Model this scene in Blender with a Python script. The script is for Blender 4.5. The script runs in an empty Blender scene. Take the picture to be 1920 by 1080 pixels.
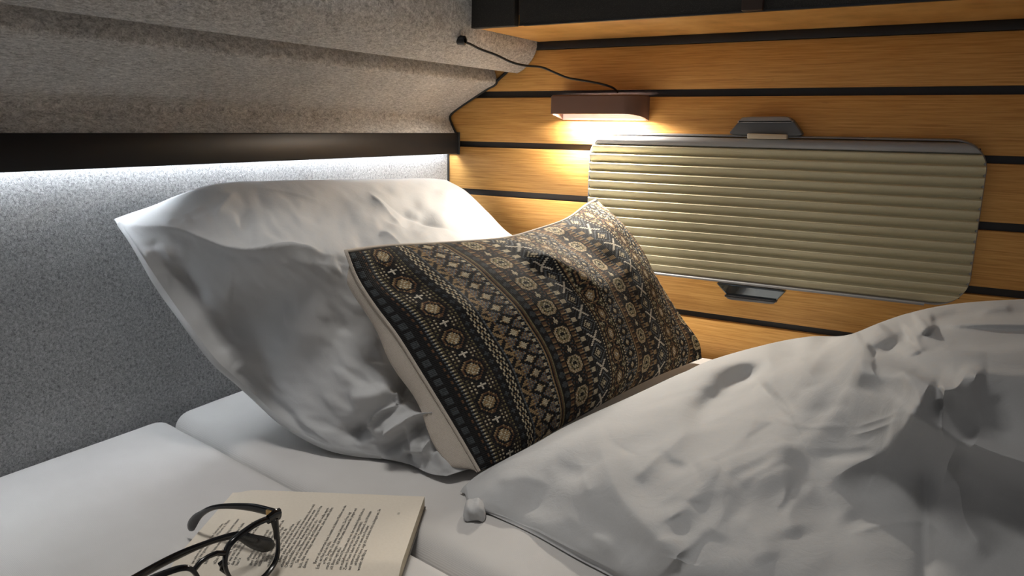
import bpy, bmesh, math, random
import numpy as np
from mathutils import Vector
rng = np.random.default_rng(7)
S = bpy.context.scene
COL = S.collection

# ------------------------------------------------------------------ camera geometry
F = 1400.0
CAM = np.array([.87, -1.243, 1.0])
def cdir(u, v): return np.array([(u - 960) / F, -(v - 540) / F, -1.])
X0 = -cdir(-1471, 200); Y0 = cdir(1779, 249)
X0 /= np.linalg.norm(X0); Y0 /= np.linalg.norm(Y0)
Z0 = np.cross(X0, Y0); Z0 /= np.linalg.norm(Z0)
_U, _s, _V = np.linalg.svd(np.stack([X0, Y0, Z0]))
R = _U @ _V
def hit(u, v, n, d):
    r = R @ cdir(u, v); n = np.array(n, float)
    return CAM + r * ((d - n @ CAM) / (n @ r))
ZB = .62                                      # top of the mattress
def bed(u, v, h=0.): return hit(u, v, (0, 0, 1), ZB + h)
def wx(u, v, x=0.): return hit(u, v, (1, 0, 0), x)
def wy(u, v, y=0.): return hit(u, v, (0, 1, 0), y)
def project(P):
    c = (np.asarray(P, float) - CAM) @ R
    return np.stack([960 + F * c[..., 0] / -c[..., 2], 540 - F * c[..., 1] / -c[..., 2]], -1)

# ------------------------------------------------------------------ scene helpers
def thing(name, label, cat, loc=(0, 0, 0), group=None):
    o = bpy.data.objects.new(name, None); COL.objects.link(o)
    o.empty_display_size = .02
    o.location = loc; o['label'] = label; o['category'] = cat
    if group: o['group'] = group
    return o
def tag(o, label=None, cat=None, kind=None, group=None):
    if label: o['label'] = label
    if cat: o['category'] = cat
    if kind: o['kind'] = kind
    if group: o['group'] = group
    return o
def wloc(o):
    l = Vector((0, 0, 0))
    while o is not None:
        l = l + o.location; o = o.parent
    return l
def link(name, me, mats, parent=None, smooth=True):
    off = wloc(parent)
    if parent is not None:
        n = len(me.vertices); co = np.empty(n * 3); me.vertices.foreach_get('co', co)
        co = co.reshape(-1, 3) - np.array(off); me.vertices.foreach_set('co', co.ravel())
    if not isinstance(mats, (list, tuple)): mats = [mats]
    for m in mats: me.materials.append(m)
    me.polygons.foreach_set('use_smooth', np.full(len(me.polygons), bool(smooth)))
    me.update()
    o = bpy.data.objects.new(name, me); COL.objects.link(o)
    if parent is not None: o.parent = parent
    return o
def from_bm(name, bm, mats, parent=None, smooth=False, angle=None):
    bmesh.ops.recalc_face_normals(bm, faces=bm.faces[:])
    me = bpy.data.meshes.new(name); bm.to_mesh(me); bm.free()
    o = link(name, me, mats, parent, smooth)
    if smooth and angle: 
        for e in me.edges: pass
        sharp_by_angle(me, angle)
    return o
def sharp_by_angle(me, deg):
    bm = bmesh.new(); bm.from_mesh(me)
    for e in bm.edges:
        if len(e.link_faces) == 2 and e.calc_face_angle(0) > math.radians(deg): e.smooth = False
    bm.to_mesh(me); bm.free()
def from_arrays(name, V, Fc, mats, parent=None, smooth=True):
    me = bpy.data.meshes.new(name)
    V = np.asarray(V, float).reshape(-1, 3); Fc = np.asarray(Fc, int)
    k = Fc.shape[1]
    me.vertices.add(len(V)); me.vertices.foreach_set('co', V.ravel())
    me.loops.add(Fc.size); me.loops.foreach_set('vertex_index', Fc.ravel().astype(np.int32))
    me.polygons.add(len(Fc)); me.polygons.foreach_set('loop_start', np.arange(0, Fc.size, k, dtype=np.int32))
    me.update(calc_edges=True); me.validate()
    return link(name, me, mats, parent, smooth)
def grid_faces(h, w, flip=False):
    i = np.arange(h * w).reshape(h, w)
    a, b, c, d = i[:-1, :-1], i[:-1, 1:], i[1:, 1:], i[1:, :-1]
    q = np.stack([a, b, c, d] if flip else [a, d, c, b], -1).reshape(-1, 4)
    return q
def add_uv(me, uvs):                 # uv per vertex
    n = len(me.loops); li = np.empty(n, np.int32); me.loops.foreach_get('vertex_index', li)
    l = me.uv_layers.new(name='UVMap'); l.data.foreach_set('uv', np.asarray(uvs, np.float32)[li].ravel())
def bbox(bm, x0, x1, y0, y1, z0, z1, bev=0., seg=2):
    r = bmesh.ops.create_cube(bm, size=1.)
    vs = r['verts']
    for v in vs:
        v.co = Vector((x0 + (v.co.x + .5) * (x1 - x0), y0 + (v.co.y + .5) * (y1 - y0), z0 + (v.co.z + .5) * (z1 - z0)))
    if bev:
        es = {e for v in vs for e in v.link_edges}
        bmesh.ops.bevel(bm, geom=list(es), offset=bev, segments=seg, profile=.5, affect='EDGES')
def box(name, x0, x1, y0, y1, z0, z1, mat, parent=None, bev=0., seg=2):
    bm = bmesh.new(); bbox(bm, x0, x1, y0, y1, z0, z1, bev, seg)
    return from_bm(name, bm, mat, parent, smooth=bev > 0, angle=40)
def catmull(pts, n):
    P = np.asarray(pts, float); d = np.r_[0, np.cumsum(np.linalg.norm(np.diff(P, axis=0), axis=1))]
    m = np.empty_like(P)
    m[1:-1] = (P[2:] - P[:-2]) / (d[2:] - d[:-2])[:, None]
    m[0] = (P[1] - P[0]) / (d[1] - d[0]); m[-1] = (P[-1] - P[-2]) / (d[-1] - d[-2])
    t = np.linspace(0, d[-1], n); k = np.clip(np.searchsorted(d, t, 'right') - 1, 0, len(P) - 2)
    h = (d[k + 1] - d[k])[:, None]; s = ((t - d[k])[:, None]) / h
    return ((2*s**3 - 3*s**2 + 1) * P[k] + (s**3 - 2*s**2 + s) * h * m[k] + (-2*s**3 + 3*s**2) * P[k + 1] + (s**3 - s**2) * h * m[k + 1])
def tube_arrays(path, rad, seg=10, up=None, rad2=None):
    P = np.asarray(path, float); n = len(P)
    rad = np.broadcast_to(np.asarray(rad, float), (n,)); r2 = rad if rad2 is None else np.broadcast_to(np.asarray(rad2, float), (n,))
    T = np.gradient(P, axis=0); T /= np.linalg.norm(T, axis=1)[:, None]
    u = np.array(up if up is not None else (0.1, .2, 1.), float)
    V = []
    for i in range(n):
        a = u - T[i] * (u @ T[i]); a /= np.linalg.norm(a); b = np.cross(T[i], a)
        if up is None: u = a
        th = np.linspace(0, 2 * math.pi, seg, endpoint=False)
        V.append(P[i] + np.cos(th)[:, None] * a * rad[i] + np.sin(th)[:, None] * b * r2[i])
    V = np.concatenate(V); Fc = []
    for i in range(n - 1):
        for j in range(seg):
            a, b = i * seg + j, i * seg + (j + 1) % seg
            Fc.append((a, b, b + seg, a + seg))
    return V, Fc, seg, n
def tube_bm(bm, path, rad, seg=10, up=None, rad2=None):
    V, Fc, sg, n = tube_arrays(path, rad, seg, up, rad2)
    vs = [bm.verts.new(v) for v in V]
    for f in Fc: bm.faces.new([vs[i] for i in f])
    bm.faces.new(vs[:sg][::-1]); bm.faces.new(vs[-sg:])
def tube(name, path, rad, mat, parent=None, seg=10, up=None, rad2=None):
    bm = bmesh.new(); tube_bm(bm, path, rad, seg, up, rad2)
    return from_bm(name, bm, mat, parent, smooth=True, angle=70)
def prism_y(name, prof, y0, y1, mat, parent=None, smooth=True, ny=2):
    P = np.asarray(prof, float); ys = np.linspace(y0, y1, ny)
    V = np.stack([np.stack([P[:, 0], np.full(len(P), y), P[:, 1]], -1) for y in ys])
    return from_arrays(name, V, grid_faces(ny, len(P)), mat, parent, smooth)

# value noise ------------------------------------------------------
def vnoise(x, y, seed=0):
    g = np.random.default_rng(seed).standard_normal((257, 257))
    xi = np.floor(x).astype(int); yi = np.floor(y).astype(int); fx = x - xi; fy = y - yi
    fx = fx*fx*fx*(fx*(fx*6 - 15) + 10); fy = fy*fy*fy*(fy*(fy*6 - 15) + 10)
    a = g[xi % 256, yi % 256]; b = g[(xi + 1) % 256, yi % 256]; c = g[xi % 256, (yi + 1) % 256]; d = g[(xi + 1) % 256, (yi + 1) % 256]
    return (a*(1 - fx) + b*fx)*(1 - fy) + (c*(1 - fx) + d*fx)*fy
def sstep(a, b, x):
    t = np.clip((x - a) / (b - a), 0, 1); return t*t*(3 - 2*t)
def ridge(uv, pts, w1, w2, kind='g', t0=.25, t1=.25):
    """0..1 profile around a polyline; w1 is the width on its left, w2 on its right (looking along it)"""
    P = catmull(pts, 40) if len(pts) > 2 else np.linspace(pts[0], pts[1], 20)
    P = np.asarray(P, float)
    best = np.full(uv.shape[:-1], 1e9); side = np.zeros_like(best); par = np.zeros_like(best)
    L = np.r_[0, np.cumsum(np.linalg.norm(np.diff(P, axis=0), axis=1))]
    for i in range(len(P) - 1):
        a, b = P[i], P[i + 1]; e = b - a; l2 = e @ e
        q = uv - a; t = np.clip((q @ e) / l2, 0, 1)
        dv = q - t[..., None] * e; d = np.hypot(dv[..., 0], dv[..., 1])
        m = d < best
        best = np.where(m, d, best); side = np.where(m, (e[0]*q[..., 1] - e[1]*q[..., 0]) / (math.sqrt(l2) * np.maximum(d, 1e-6)), side)
        par = np.where(m, (L[i] + t*math.sqrt(l2)) / L[-1], par)
    w = w1 + (w2 - w1) * (.5 + .5 * np.clip(side, -1, 1))
    x = best / w
    if kind == 'g': p = np.exp(-x*x)
    elif kind == 'e': p = np.exp(-1.4*x)
    else: p = np.exp(-np.sqrt(x*x + .06) * 1.5 + .367)
    tap = np.ones_like(par)
    if t0: tap = tap * sstep(0, t0, par + .04)
    if t1: tap = tap * sstep(0, t1, 1.04 - par)
    return p * tap

# ------------------------------------------------------------------ materials
class NT:
    def __init__(s, name):
        s.m = bpy.data.materials.new(name); s.m.use_nodes = True
        s.n = s.m.node_tree.nodes; s.l = s.m.node_tree.links
        s.b = s.n['Principled BSDF']
    def add(s, typ, **kw):
        n = s.n.new(typ)
        for k, v in kw.items():
            if k in n.inputs.keys() if False else False: pass
            setattr(n, k, v)
        return n
    def link(s, a, b): s.l.new(a, b)
    def coord(s, out='Object', scale=(1, 1, 1), rot=(0, 0, 0)):
        t = s.add('ShaderNodeTexCoord'); mp = s.add('ShaderNodeMapping')
        mp.inputs['Scale'].default_value = scale; mp.inputs['Rotation'].default_value = rot
        s.link(t.outputs[out], mp.inputs['Vector']); return mp.outputs['Vector']
    def noise(s, vec, scale, detail=4, rough=.6, dist=0.):
        n = s.add('ShaderNodeTexNoise'); n.inputs['Scale'].default_value = scale; n.inputs['Detail'].default_value = detail
        n.inputs['Roughness'].default_value = rough; n.inputs['Distortion'].default_value = dist
        s.link(vec, n.inputs['Vector']); return n.outputs['Fac']
    def ramp(s, fac, stops):
        r = s.add('ShaderNodeValToRGB'); el = r.color_ramp.elements
        while len(el) < len(stops): el.new(.5)
        for e, (p, c) in zip(el, stops): e.position = p; e.color = (*c, 1) if len(c) == 3 else c
        s.link(fac, r.inputs['Fac']); return r.outputs['Color']
    def mix(s, a, b, fac, mode='MIX'):
        m = s.add('ShaderNodeMix'); m.data_type = 'RGBA'; m.blend_type = mode
        for val, sock in ((fac, m.inputs[0]), (a, m.inputs[6]), (b, m.inputs[7])):
            if isinstance(val, bpy.types.NodeSocket): s.link(val, sock)
            elif isinstance(val, (int, float)): sock.default_value = val
            else: sock.default_value = (*val, 1)
        return m.outputs[2]
    def math(s, op, a, b=0.):
        m = s.add('ShaderNodeMath'); m.operation = op
        for val, sock in ((a, m.inputs[0]), (b, m.inputs[1])):
            if isinstance(val, bpy.types.NodeSocket): s.link(val, sock)
            else: sock.default_value = val
        return m.outputs[0]
    def bump(s, h, strength=.3, dist=.001, normal=None):
        b = s.add('ShaderNodeBump'); b.inputs['Strength'].default_value = strength; b.inputs['Distance'].default_value = dist
        s.link(h, b.inputs['Height'])
        if normal is not None: s.link(normal, b.inputs['Normal'])
        s.link(b.outputs['Normal'], s.b.inputs['Normal']); return b.outputs['Normal']
    def base(s, c):
        if isinstance(c, bpy.types.NodeSocket): s.link(c, s.b.inputs['Base Color'])
        else: s.b.inputs['Base Color'].default_value = (*c, 1)
    def set(s, **kw):
        for k, v in kw.items(): s.b.inputs[k.replace('_', ' ')].default_value = v
def simple(name, col, rough=.5, metal=0., bump=None, spec=.5):
    t = NT(name); t.base(col); t.set(Roughness=rough, Metallic=metal); t.b.inputs['Specular IOR Level'].default_value = spec
    if bump:
        v = t.coord(); t.bump(t.noise(v, bump[0], 5), bump[1], bump[2])
    return t.m

def felt(name, lo, hi, scale, stretch=(1, 1, 1), rot=(0, 0, 0), bump=.5, big=.12):
    t = NT(name)
    v = t.coord('Object', stretch, rot)
    a = t.noise(v, scale, 6, .75, .6); b = t.noise(t.coord(), 14, 3, .6); c = t.noise(v, scale * 3.3, 3, .7)
    f = t.math('ADD', t.math('MULTIPLY', a, .65), t.math('MULTIPLY', c, .35))
    f = t.math('ADD', f, t.math('MULTIPLY', t.math('SUBTRACT', b, .5), big * 2))
    t.base(t.ramp(f, [(.38, lo), (.62, hi)]))
    t.set(Roughness=1.); t.b.inputs['Specular IOR Level'].default_value = .1
    t.b.inputs['Sheen Weight'].default_value = .25; t.b.inputs['Sheen Roughness'].default_value = .6
    t.bump(f, bump, .004)
    return t.m
M_felt = felt('grey needle felt', (.13, .133, .136), (.62, .63, .64), 290, bump=.8, big=.04)
M_felt_hair = felt('long fibre felt', (.27, .26, .25), (.92, .905, .88), 430, (1, .30, .36), (.6, .2, .55), .9, .05)

def wood(name):
    t = NT(name)
    v = t.coord('Object', (1.6, 3, 60)); g = t.noise(v, 5.5, 6, .62, .15)
    v2 = t.coord('Object', (7, 3, 330)); g2 = t.noise(v2, 3, 4, .6)
    v3 = t.coord('Object', (9, 5, 60)); g3 = t.noise(v3, 2.3, 3, .55, .5)
    f = t.math('ADD', t.math('MULTIPLY', g, .6), t.math('MULTIPLY', g2, .4))
    c = t.ramp(f, [(.34, (.47, .215, .052)), (.5, (.68, .36, .105)), (.66, (.82, .49, .17))])
    k = t.ramp(g3, [(.66, (0, 0, 0)), (.78, (1, 1, 1))])
    c = t.mix(c, (.27, .11, .03), t.math('MULTIPLY', k, .38))
    t.base(c); t.set(Roughness=.42); t.b.inputs['Specular IOR Level'].default_value = .35
    t.bump(g2, .15, .0006); return t.m
M_wood = wood('caramel bamboo veneer')
M_black = simple('black groove profile', (.012, .013, .016), .5)
M_rail = simple('satin black rail', (.012, .012, .013), .40, 0., (900, .05, .0004), .22)
M_trim = simple('black edge piping', (.01, .01, .011), .55)
M_groove = simple('dark grey aluminium groove', (.035, .037, .042), .45, .3)
def speck():
    t = NT('charcoal speckled laminate'); v = t.coord()
    f = t.noise(v, 1300, 2, .5); c = t.ramp(f, [(.55, (.026, .024, .022)), (.75, (.085, .078, .068))])
    t.base(c); t.set(Roughness=.75); t.bump(f, .2, .0005); return t.m
M_door = speck()
M_alu = simple('grey satin plastic frame', (.34, .345, .36), .42, .15)
M_alu_d = simple('dark grey latch recess', (.16, .165, .175), .38, .3)
M_chrome = simple('glossy dark chrome recess', (.22, .25, .28), .12, .9)
M_tab = simple('cream release tab', (.66, .58, .45), .45)
def blind():
    t = NT('beige pleated blind fabric'); v = t.coord()
    f = t.noise(v, 1500, 2, .5); t.base(t.ramp(f, [(.3, (.60, .555, .38)), (.7, (.68, .635, .45))]))
    t.set(Roughness=.55); t.b.inputs['Specular IOR Level'].default_value = .4; t.bump(f, .1, .0003); return t.m
M_blind = blind()
M_lamp = simple('copper brown lamp housing', (.165, .092, .070), .55, 0., (600, .08, .0004))
def emit(name, col, st, base=(.8, .8, .8)):
    t = NT(name); t.base(base); t.b.inputs['Emission Color'].default_value = (*col, 1); t.b.inputs['Emission Strength'].default_value = st
    return t.m
M_glow = emit("pink glowing diffuser", (1., .66, .52), .34, (.16, .09, .07))
M_led = emit('cool white led strip', (.88, .94, 1.), 14.)
M_cable = simple('black cable rubber', (.008, .008, .009), .4)

def linen(name, c1, c2, sc=1700, bump=.12, rough=.85):
    t = NT(name); v = t.coord('Object', (1, 1, 1))
    f = t.noise(v, sc, 2, .5); b = t.noise(v, 9, 4, .6)
    w = t.noise(v, 60, 5, .6, 1.2)
    t.base(t.ramp(t.math('ADD', t.math('MULTIPLY', f, .4), t.math('MULTIPLY', b, .6)), [(.3, c1), (.7, c2)]))
    t.set(Roughness=rough); t.b.inputs['Specular IOR Level'].default_value = .25
    t.b.inputs['Sheen Weight'].default_value = .12
    h = t.math('ADD', t.math('MULTIPLY', f, .10), t.math('MULTIPLY', w, 1.))
    t.bump(h, bump, .004); return t.m
M_pillow = linen('pale grey cotton pillowcase', (.45, .455, .46), (.51, .515, .52), 1700, .14)
M_duvet = linen('light grey cotton duvet cover', (.45, .455, .46), (.52, .525, .53), 1700, .17)
def jersey():
    t = NT('off white mattress cover'); v = t.coord('Object', (1, 1, 1), (0, 0, .17))
    w = t.add('ShaderNodeTexWave'); w.inputs['Scale'].default_value = 260; w.inputs['Distortion'].default_value = 1.5; w.bands_direction = 'Y'
    t.link(v, w.inputs['Vector']); f = t.noise(v, 800, 3, .6); b = t.noise(v, 7, 3, .6)
    t.base(t.ramp(b, [(.3, (.56, .545, .53)), (.7, (.62, .605, .59))])); t.set(Roughness=.95)
    t.b.inputs['Specular IOR Level'].default_value = .15
    t.bump(t.math('ADD', t.math('MULTIPLY', w.outputs['Fac'], .6), t.math('MULTIPLY', f, .5)), .18, .0012); return t.m
M_matt = jersey()
def raw_linen():
    t = NT('raw cream linen backing'); v = t.coord('Object')
    w = t.add('ShaderNodeTexWave'); w.inputs['Scale'].default_value = 330; w.inputs['Distortion'].default_value = 3; w.inputs['Detail'].default_value = 3
    w.bands_direction = 'DIAGONAL'; t.link(v, w.inputs['Vector']); f = t.noise(v, 500, 4, .7)
    x = t.math('ADD', t.math('MULTIPLY', w.outputs['Fac'], .5), t.math('MULTIPLY', f, .5))
    t.base(t.ramp(x, [(.2, (.42, .365, .31)), (.8, (.64, .58, .51))])); t.set(Roughness=.95); t.bump(x, .5, .0015); return t.m
M_raw = raw_linen()
def woven():
    t = NT('woven jacquard pattern')
    a = t.add('ShaderNodeAttribute'); a.attribute_name = 'thread'
    uv = t.add('ShaderNodeUVMap'); uv.uv_map = 'UVMap'
    sx = t.add('ShaderNodeSeparateXYZ'); t.link(uv.outputs['UV'], sx.inputs[0])
    fx = t.math('SUBTRACT', t.math('FRACT', sx.outputs[0]), .5); fy = t.math('SUBTRACT', t.math('FRACT', sx.outputs[1]), .5)
    d = t.math('ADD', t.math('MULTIPLY', fx, fx), t.math('MULTIPLY', fy, fy))
    h = t.math('SUBTRACT', 1., t.math('MULTIPLY', d, 2.2))
    n = t.noise(uv.outputs['UV'], 1.3, 3, .6)
    col = t.mix(a.outputs['Color'], (.02, .018, .016), t.math('MULTIPLY', d, .9))
    col = t.mix(col, n, .25, 'OVERLAY')
    t.base(col); t.set(Roughness=.85); t.b.inputs['Specular IOR Level'].default_value = .25
    t.bump(h, .6, .0012); return t.m
M_woven = woven()
def paper():
    t = NT('cream book paper'); v = t.coord(); f = t.noise(v, 400, 4, .6)
    t.base(t.ramp(f, [(.3, (.70, .635, .535)), (.7, (.74, .675, .575))])); t.set(Roughness=.9); t.b.inputs['Specular IOR Level'].default_value = .2
    return t.m
M_paper = paper()
def pageedge():
    t = NT('stacked page edges'); v = t.coord('Object', (1, 1, 40)); f = t.noise(v, 120, 3, .6)
    t.base(t.ramp(f, [(.3, (.42, .36, .26)), (.7, (.62, .55, .42))])); t.set(Roughness=.9); t.bump(f, .4, .0006); return t.m
M_edge = pageedge()
M_ink = simple('black printing ink', (.03, .035, .04), .9)
M_cover = simple('book cover card', (.10, .09, .08), .5)
M_acet = simple('glossy black acetate', (.006, .006, .007), .16)
M_gold = simple('brass hinge', (.55, .35, .14), .3, .9)
def glass():
    m = bpy.data.materials.new('clear lens glass'); m.use_nodes = True; n = m.node_tree.nodes; l = m.node_tree.links
    n.remove(n['Principled BSDF']); tr = n.new('ShaderNodeBsdfTransparent'); gl = n.new('ShaderNodeBsdfGlossy'); gl.inputs['Roughness'].default_value = .02
    tr.inputs['Color'].default_value = (.93, .94, .95, 1)
    fr = n.new('ShaderNodeFresnel'); fr.inputs['IOR'].default_value = 1.35; mx = n.new('ShaderNodeMixShader')
    l.new(fr.outputs[0], mx.inputs[0]); l.new(tr.outputs[0], mx.inputs[1]); l.new(gl.outputs[0], mx.inputs[2])
    l.new(mx.outputs[0], n['Material Output'].inputs['Surface']); return m
M_glass = glass()
M_floor = simple('dark grey floor', (.08, .08, .085), .7, 0., (60, .1, .001))
M_base = simple('birch bed base', (.35, .28, .2), .6)

# ------------------------------------------------------------------ room shell
def struct(o, label=None): return tag(o, label, None, 'structure')
struct(box('floor', -.05, 2.6, -2.4, .05, -.06, 0, M_floor))
bm = bmesh.new(); bbox(bm, -.03, 0., -2.3, -.0005, 0., .984)
struct(from_bm('wall_left', bm, M_felt))
# slatted wooden wall at the back
ZG = [(1.052, 1.064), (.959, .970), (.866, .878), (.773, .785), (.681, .692), (.588, .600)]
bm = bmesh.new()
tops = [1.135] + [g[0] for g in ZG]; bots = [g[1] for g in ZG] + [.50]
for a, b in zip(tops, bots): bbox(bm, 0.0, 2.3, 0., .012, b, a, .0009, 2)
wb = struct(from_bm('wall_back', bm, M_wood, None, True, 40))
box('groove_backing', -.03, 2.3, .0085, .03, 0., 1.9, M_groove, wb)
box('mounting_rail', 0.14, 2.3, -.004, .0085, 1.1355, 1.149, M_black, wb, .001)
# felt lined slope above the rail (two overlapping panels)
prof1 = catmull([(.020, .984), (.011, 1.000), (.0055, 1.013), (.0075, 1.0205), (.020, 1.0295), (.050, 1.0465), (.094, 1.0695), (.108, 1.0755), (.1125, 1.0805), (.111, 1.092), (.107, 1.105), (.107, 1.13)], 80)
o = struct(prism_y('wall_upper_left', np.vstack([prof1, prof1[::-1] + np.array([-.006, .006])]), -2.3, -.003, M_felt_hair))
prof2 = catmull([(.162, 1.120), (.1525, 1.104), (.1515, 1.097), (.157, 1.0955), (.173, 1.104), (.188, 1.119), (.196, 1.134), (.199, 1.150), (.200, 1.20), (.204, 1.32), (.208, 1.45), (.21, 1.60)], 90)
struct(prism_y('ceiling', np.vstack([prof2, prof2[::-1] + np.array([-.004, .008])]), -2.3, -.003, M_felt_hair))
# black piping that closes the felt against the wood
bm = bmesh.new()
e1 = np.array([(p[0], -.003, p[1]) for p in prof1[:62]]); e2 = np.array([(p[0], -.003, p[1]) for p in prof2[16:66]])
tube_bm(bm, np.vstack([e1, e2]), .0028, 8); tube_bm(bm, [(.001, -.002, .5), (.001, -.002, .95)], .0022, 8)
struct(from_bm('trim_1', bm, M_trim, None, True, 60))

# ------------------------------------------------------------------ light rail
rail = thing('light_rail', 'long satin black rail along the grey felt wall with a light strip beneath', 'rail', (.0, -1.1, .946))
bm = bmesh.new(); bbox(bm, .018, .026, -2.3, -.004, .9455, .9855, .0015); bbox(bm, .0005, .018, -2.3, -.004, .979, .9855)
from_bm('rail_profile', bm, M_rail, rail, True, 40)
box('end_cap', .0005, .0285, -.0045, -.0005, .944, .987, M_trim, rail, .001)
box('led_strip', .003, .014, -2.2, -.012, .960, .963, M_led, rail)

# ------------------------------------------------------------------ overhead cabinet
zc = 1.149
fl = hit(860, 53, (0, 0, 1), zc); fr = hit(980, 48, (0, 0, 1), zc); fm = hit(975, 49, (0, 0, 1), zc)
yF = fr[1]
cab = thing('overhead_cabinet', 'overhead locker with charcoal speckled doors and a bamboo underside', 'cabinet', (1.2, -.2, zc))
bm = bmesh.new(); bbox(bm, .2015, 2.3, yF + .002, -.0045, zc, zc + .016, .0006); bbox(bm, .214, 2.3, -.012, -.0045, zc + .016, 1.6)
from_bm('carcass', bm, M_wood, cab)
zl = zc - .001
box('filler_panel', fl[0], fm[0] - .001, yF - .012, yF + .002, zl, 1.55, M_door, cab, .001)
d = box('door', fr[0] + .002, 1.35, yF - .014, yF + .002, zl, 1.55, M_door, cab, .001)
box('door_edge', fr[0] + .002, 1.35, yF - .0145, yF - .012, zl - .0012, zl + .0008, M_groove, d)
h1 = hit(1390, 20, (0, 1, 0), yF - .02); h2 = hit(1431, 13, (0, 1, 0), yF - .02)
box('pull_tab', h1[0], h2[0], yF - .024, yF - .014, h1[2] - .001, h1[2] + .05, simple('dark brown leather pull', (.05, .028, .02), .45), d, .002)
box('door', 1.354, 2.28, yF - .014, yF + .002, zl, 1.55, M_door, cab, .001)

# ------------------------------------------------------------------ window with pleated blind
yW = -.018
def wp(u, v): 
    p = wy(u, v, yW); return p[0], p[2]
xL, xR = wp(1100, 320)[0], wp(1850, 320)[0]
zT = .5 * (wp(1150, 249)[1] + wp(1760, 261)[1]); zBt = .5 * (wp(1240, 517)[1] + wp(1700, 566)[1])
RC = .043
def rr_ext(z, inset=0.):
    """x extent of the rounded rectangle at height z"""
    l, r, t, b = xL + inset, xR - inset, zT - inset, zBt + inset; rc = RC - inset
    dz = max(z - (t - rc), (b + rc) - z, 0.)
    k = rc - math.sqrt(max(rc*rc - dz*dz, 0.))
    return l + k, r - k
def rr_loop(inset, n=12):
    l, r, t, b = xL + inset, xR - inset, zT - inset, zBt + inset; rc = RC - inset
    out = []
    for cx, cz, a0 in ((r - rc, t - rc, 0), (l + rc, t - rc, 90), (l + rc, b + rc, 180), (r - rc, b + rc, 270)):
        for i in range(n + 1):
            a = math.radians(a0 + 90 * i / n); out.append((cx + rc*math.cos(a), cz + rc*math.sin(a)))
    return out
win = struct(box('window_1', xL + .01, xR - .01, -.004, .006, zBt + .012, zT - .012, simple('dark window pane', (.03, .035, .04), .1)), 'rounded camper window behind the pleated blind')
bm = bmesh.new()
loops = []
for ins, y in ((-.001, 0.), (0., -.0095), (.0006, -.011), (.0022, -.011), (.0030, -.009), (.0034, -.001)):
    loops.append([bm.verts.new((x, y, z)) for x, z in rr_loop(ins)])
for a, b in zip(loops[:-1], loops[1:]):
    for i in range(len(a)): bm.faces.new([a[i], a[(i + 1) % len(a)], b[(i + 1) % len(a)], b[i]])
from_bm('window_frame', bm, M_alu, win, True, 35)
# blind: pleats clipped to the rounded outline
zh = .5 * (wp(1110, 268)[1] + wp(1700, 287)[1])          # underside of the head rail
NPL = 14; bot = zBt + .0035; per = (zh - bot) / NPL
zs, ys = [], []
for k in range(NPL):
    for q, dy in ((0., .0), (.03, .0028), (.10, .0074), (.15, .0090), (.20, .0092), (.34, .0083), (.58, .0058), (.82, .0026), (.96, .0002)):
        zs.append(zh - (k + q) * per); ys.append(-.008 - dy)
zs.append(bot); ys.append(-.008)
nx = 12; V = []
for z, y in zip(zs, ys):
    a, b = rr_ext(z, .0036); b += .0030
    for x in np.linspace(a, b, nx): V.append((x, y, z))
from_arrays('pleated_blind', V, grid_faces(len(zs), nx), M_blind, win)
hz = np.linspace(zT - .0042, zh - .0005, 14); V = []
for i, z in enumerate(hz):
    a, b = rr_ext(z, .0034); b += .0028; t = i / 13
    y = -.0150 - .004 * math.sin(math.pi * min(1, .08 + t * .92)) if 0 < i < 13 else -.008
    for x in np.linspace(a, b, nx): V.append((x, y, z))
from_arrays('head_rail', V, grid_faces(len(hz), nx), M_alu, win)
def trap(name, quad, y0, y1, mat, parent, bev=.003):
    bm = bmesh.new()
    f = [bm.verts.new((x, y1, z)) for x, z in quad]; b = [bm.verts.new((x, y0, z)) for x, z in quad]
    bm.faces.new(f); bm.faces.new(b[::-1])
    n = len(f)
    for i in range(n): bm.faces.new([f[i], b[i], b[(i + 1) % n], f[(i + 1) % n]])
    bmesh.ops.recalc_face_normals(bm, faces=bm.faces[:])
    es = [e for e in bm.edges if abs(e.verts[0].co.y - y1) < 1e-6 or abs(e.verts[1].co.y - y1) < 1e-6]
    bmesh.ops.bevel(bm, geom=es, offset=bev, segments=3, profile=.5, affect='EDGES')
    return from_bm(name, bm, mat, parent, True, 40)
def roundq(pts, r=.25, n=5):
    out = []
    P = [np.array(p) for p in pts]; m = len(P)
    for i in range(m):
        a, b, c = P[i - 1], P[i], P[(i + 1) % m]
        p0 = b + (a - b) * r; p1 = b + (c - b) * r
        for k in range(n + 1):
            t = k / n; out.append(tuple((1-t)**2*p0 + 2*t*(1-t)*b + t*t*p1))
    return out
q = [wp(*p) for p in ((1362, 253), (1390, 220), (1482, 219), (1508, 256))]
lt = trap('upper_latch', roundq(q, .18), .0, yW + .004, M_alu_d, win, .002); lt['label'] = 'dark grey latch housing above the blind'
q = [wp(*p) for p in ((1381, 230), (1393, 219), (1478, 218), (1489, 230))]
trap('latch_cap', roundq(q, .2), -.006, yW - .002, M_alu, lt, .002)
q = [wp(*p) for p in ((1403, 260), (1403, 250), (1476, 252), (1476, 261))]
tb = trap('release_tab', q, -.006, yW - .007, M_tab, win, .0012); tb['label'] = 'cream release tab'
q = [wp(*p) for p in ((1338, 529), (1474, 546), (1450, 570), (1366, 561))]
lb = trap('lower_latch', roundq(q, .16), .0, yW + .006, M_chrome, win, .002); lb['label'] = 'glossy dark latch recess below the blind'
q = [wp(*p) for p in ((1356, 553), (1457, 565), (1449, 571), (1366, 562))]
trap('latch_lip', roundq(q, .2), -.004, yW - .0005, M_alu_d, lb, .0015)
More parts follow.
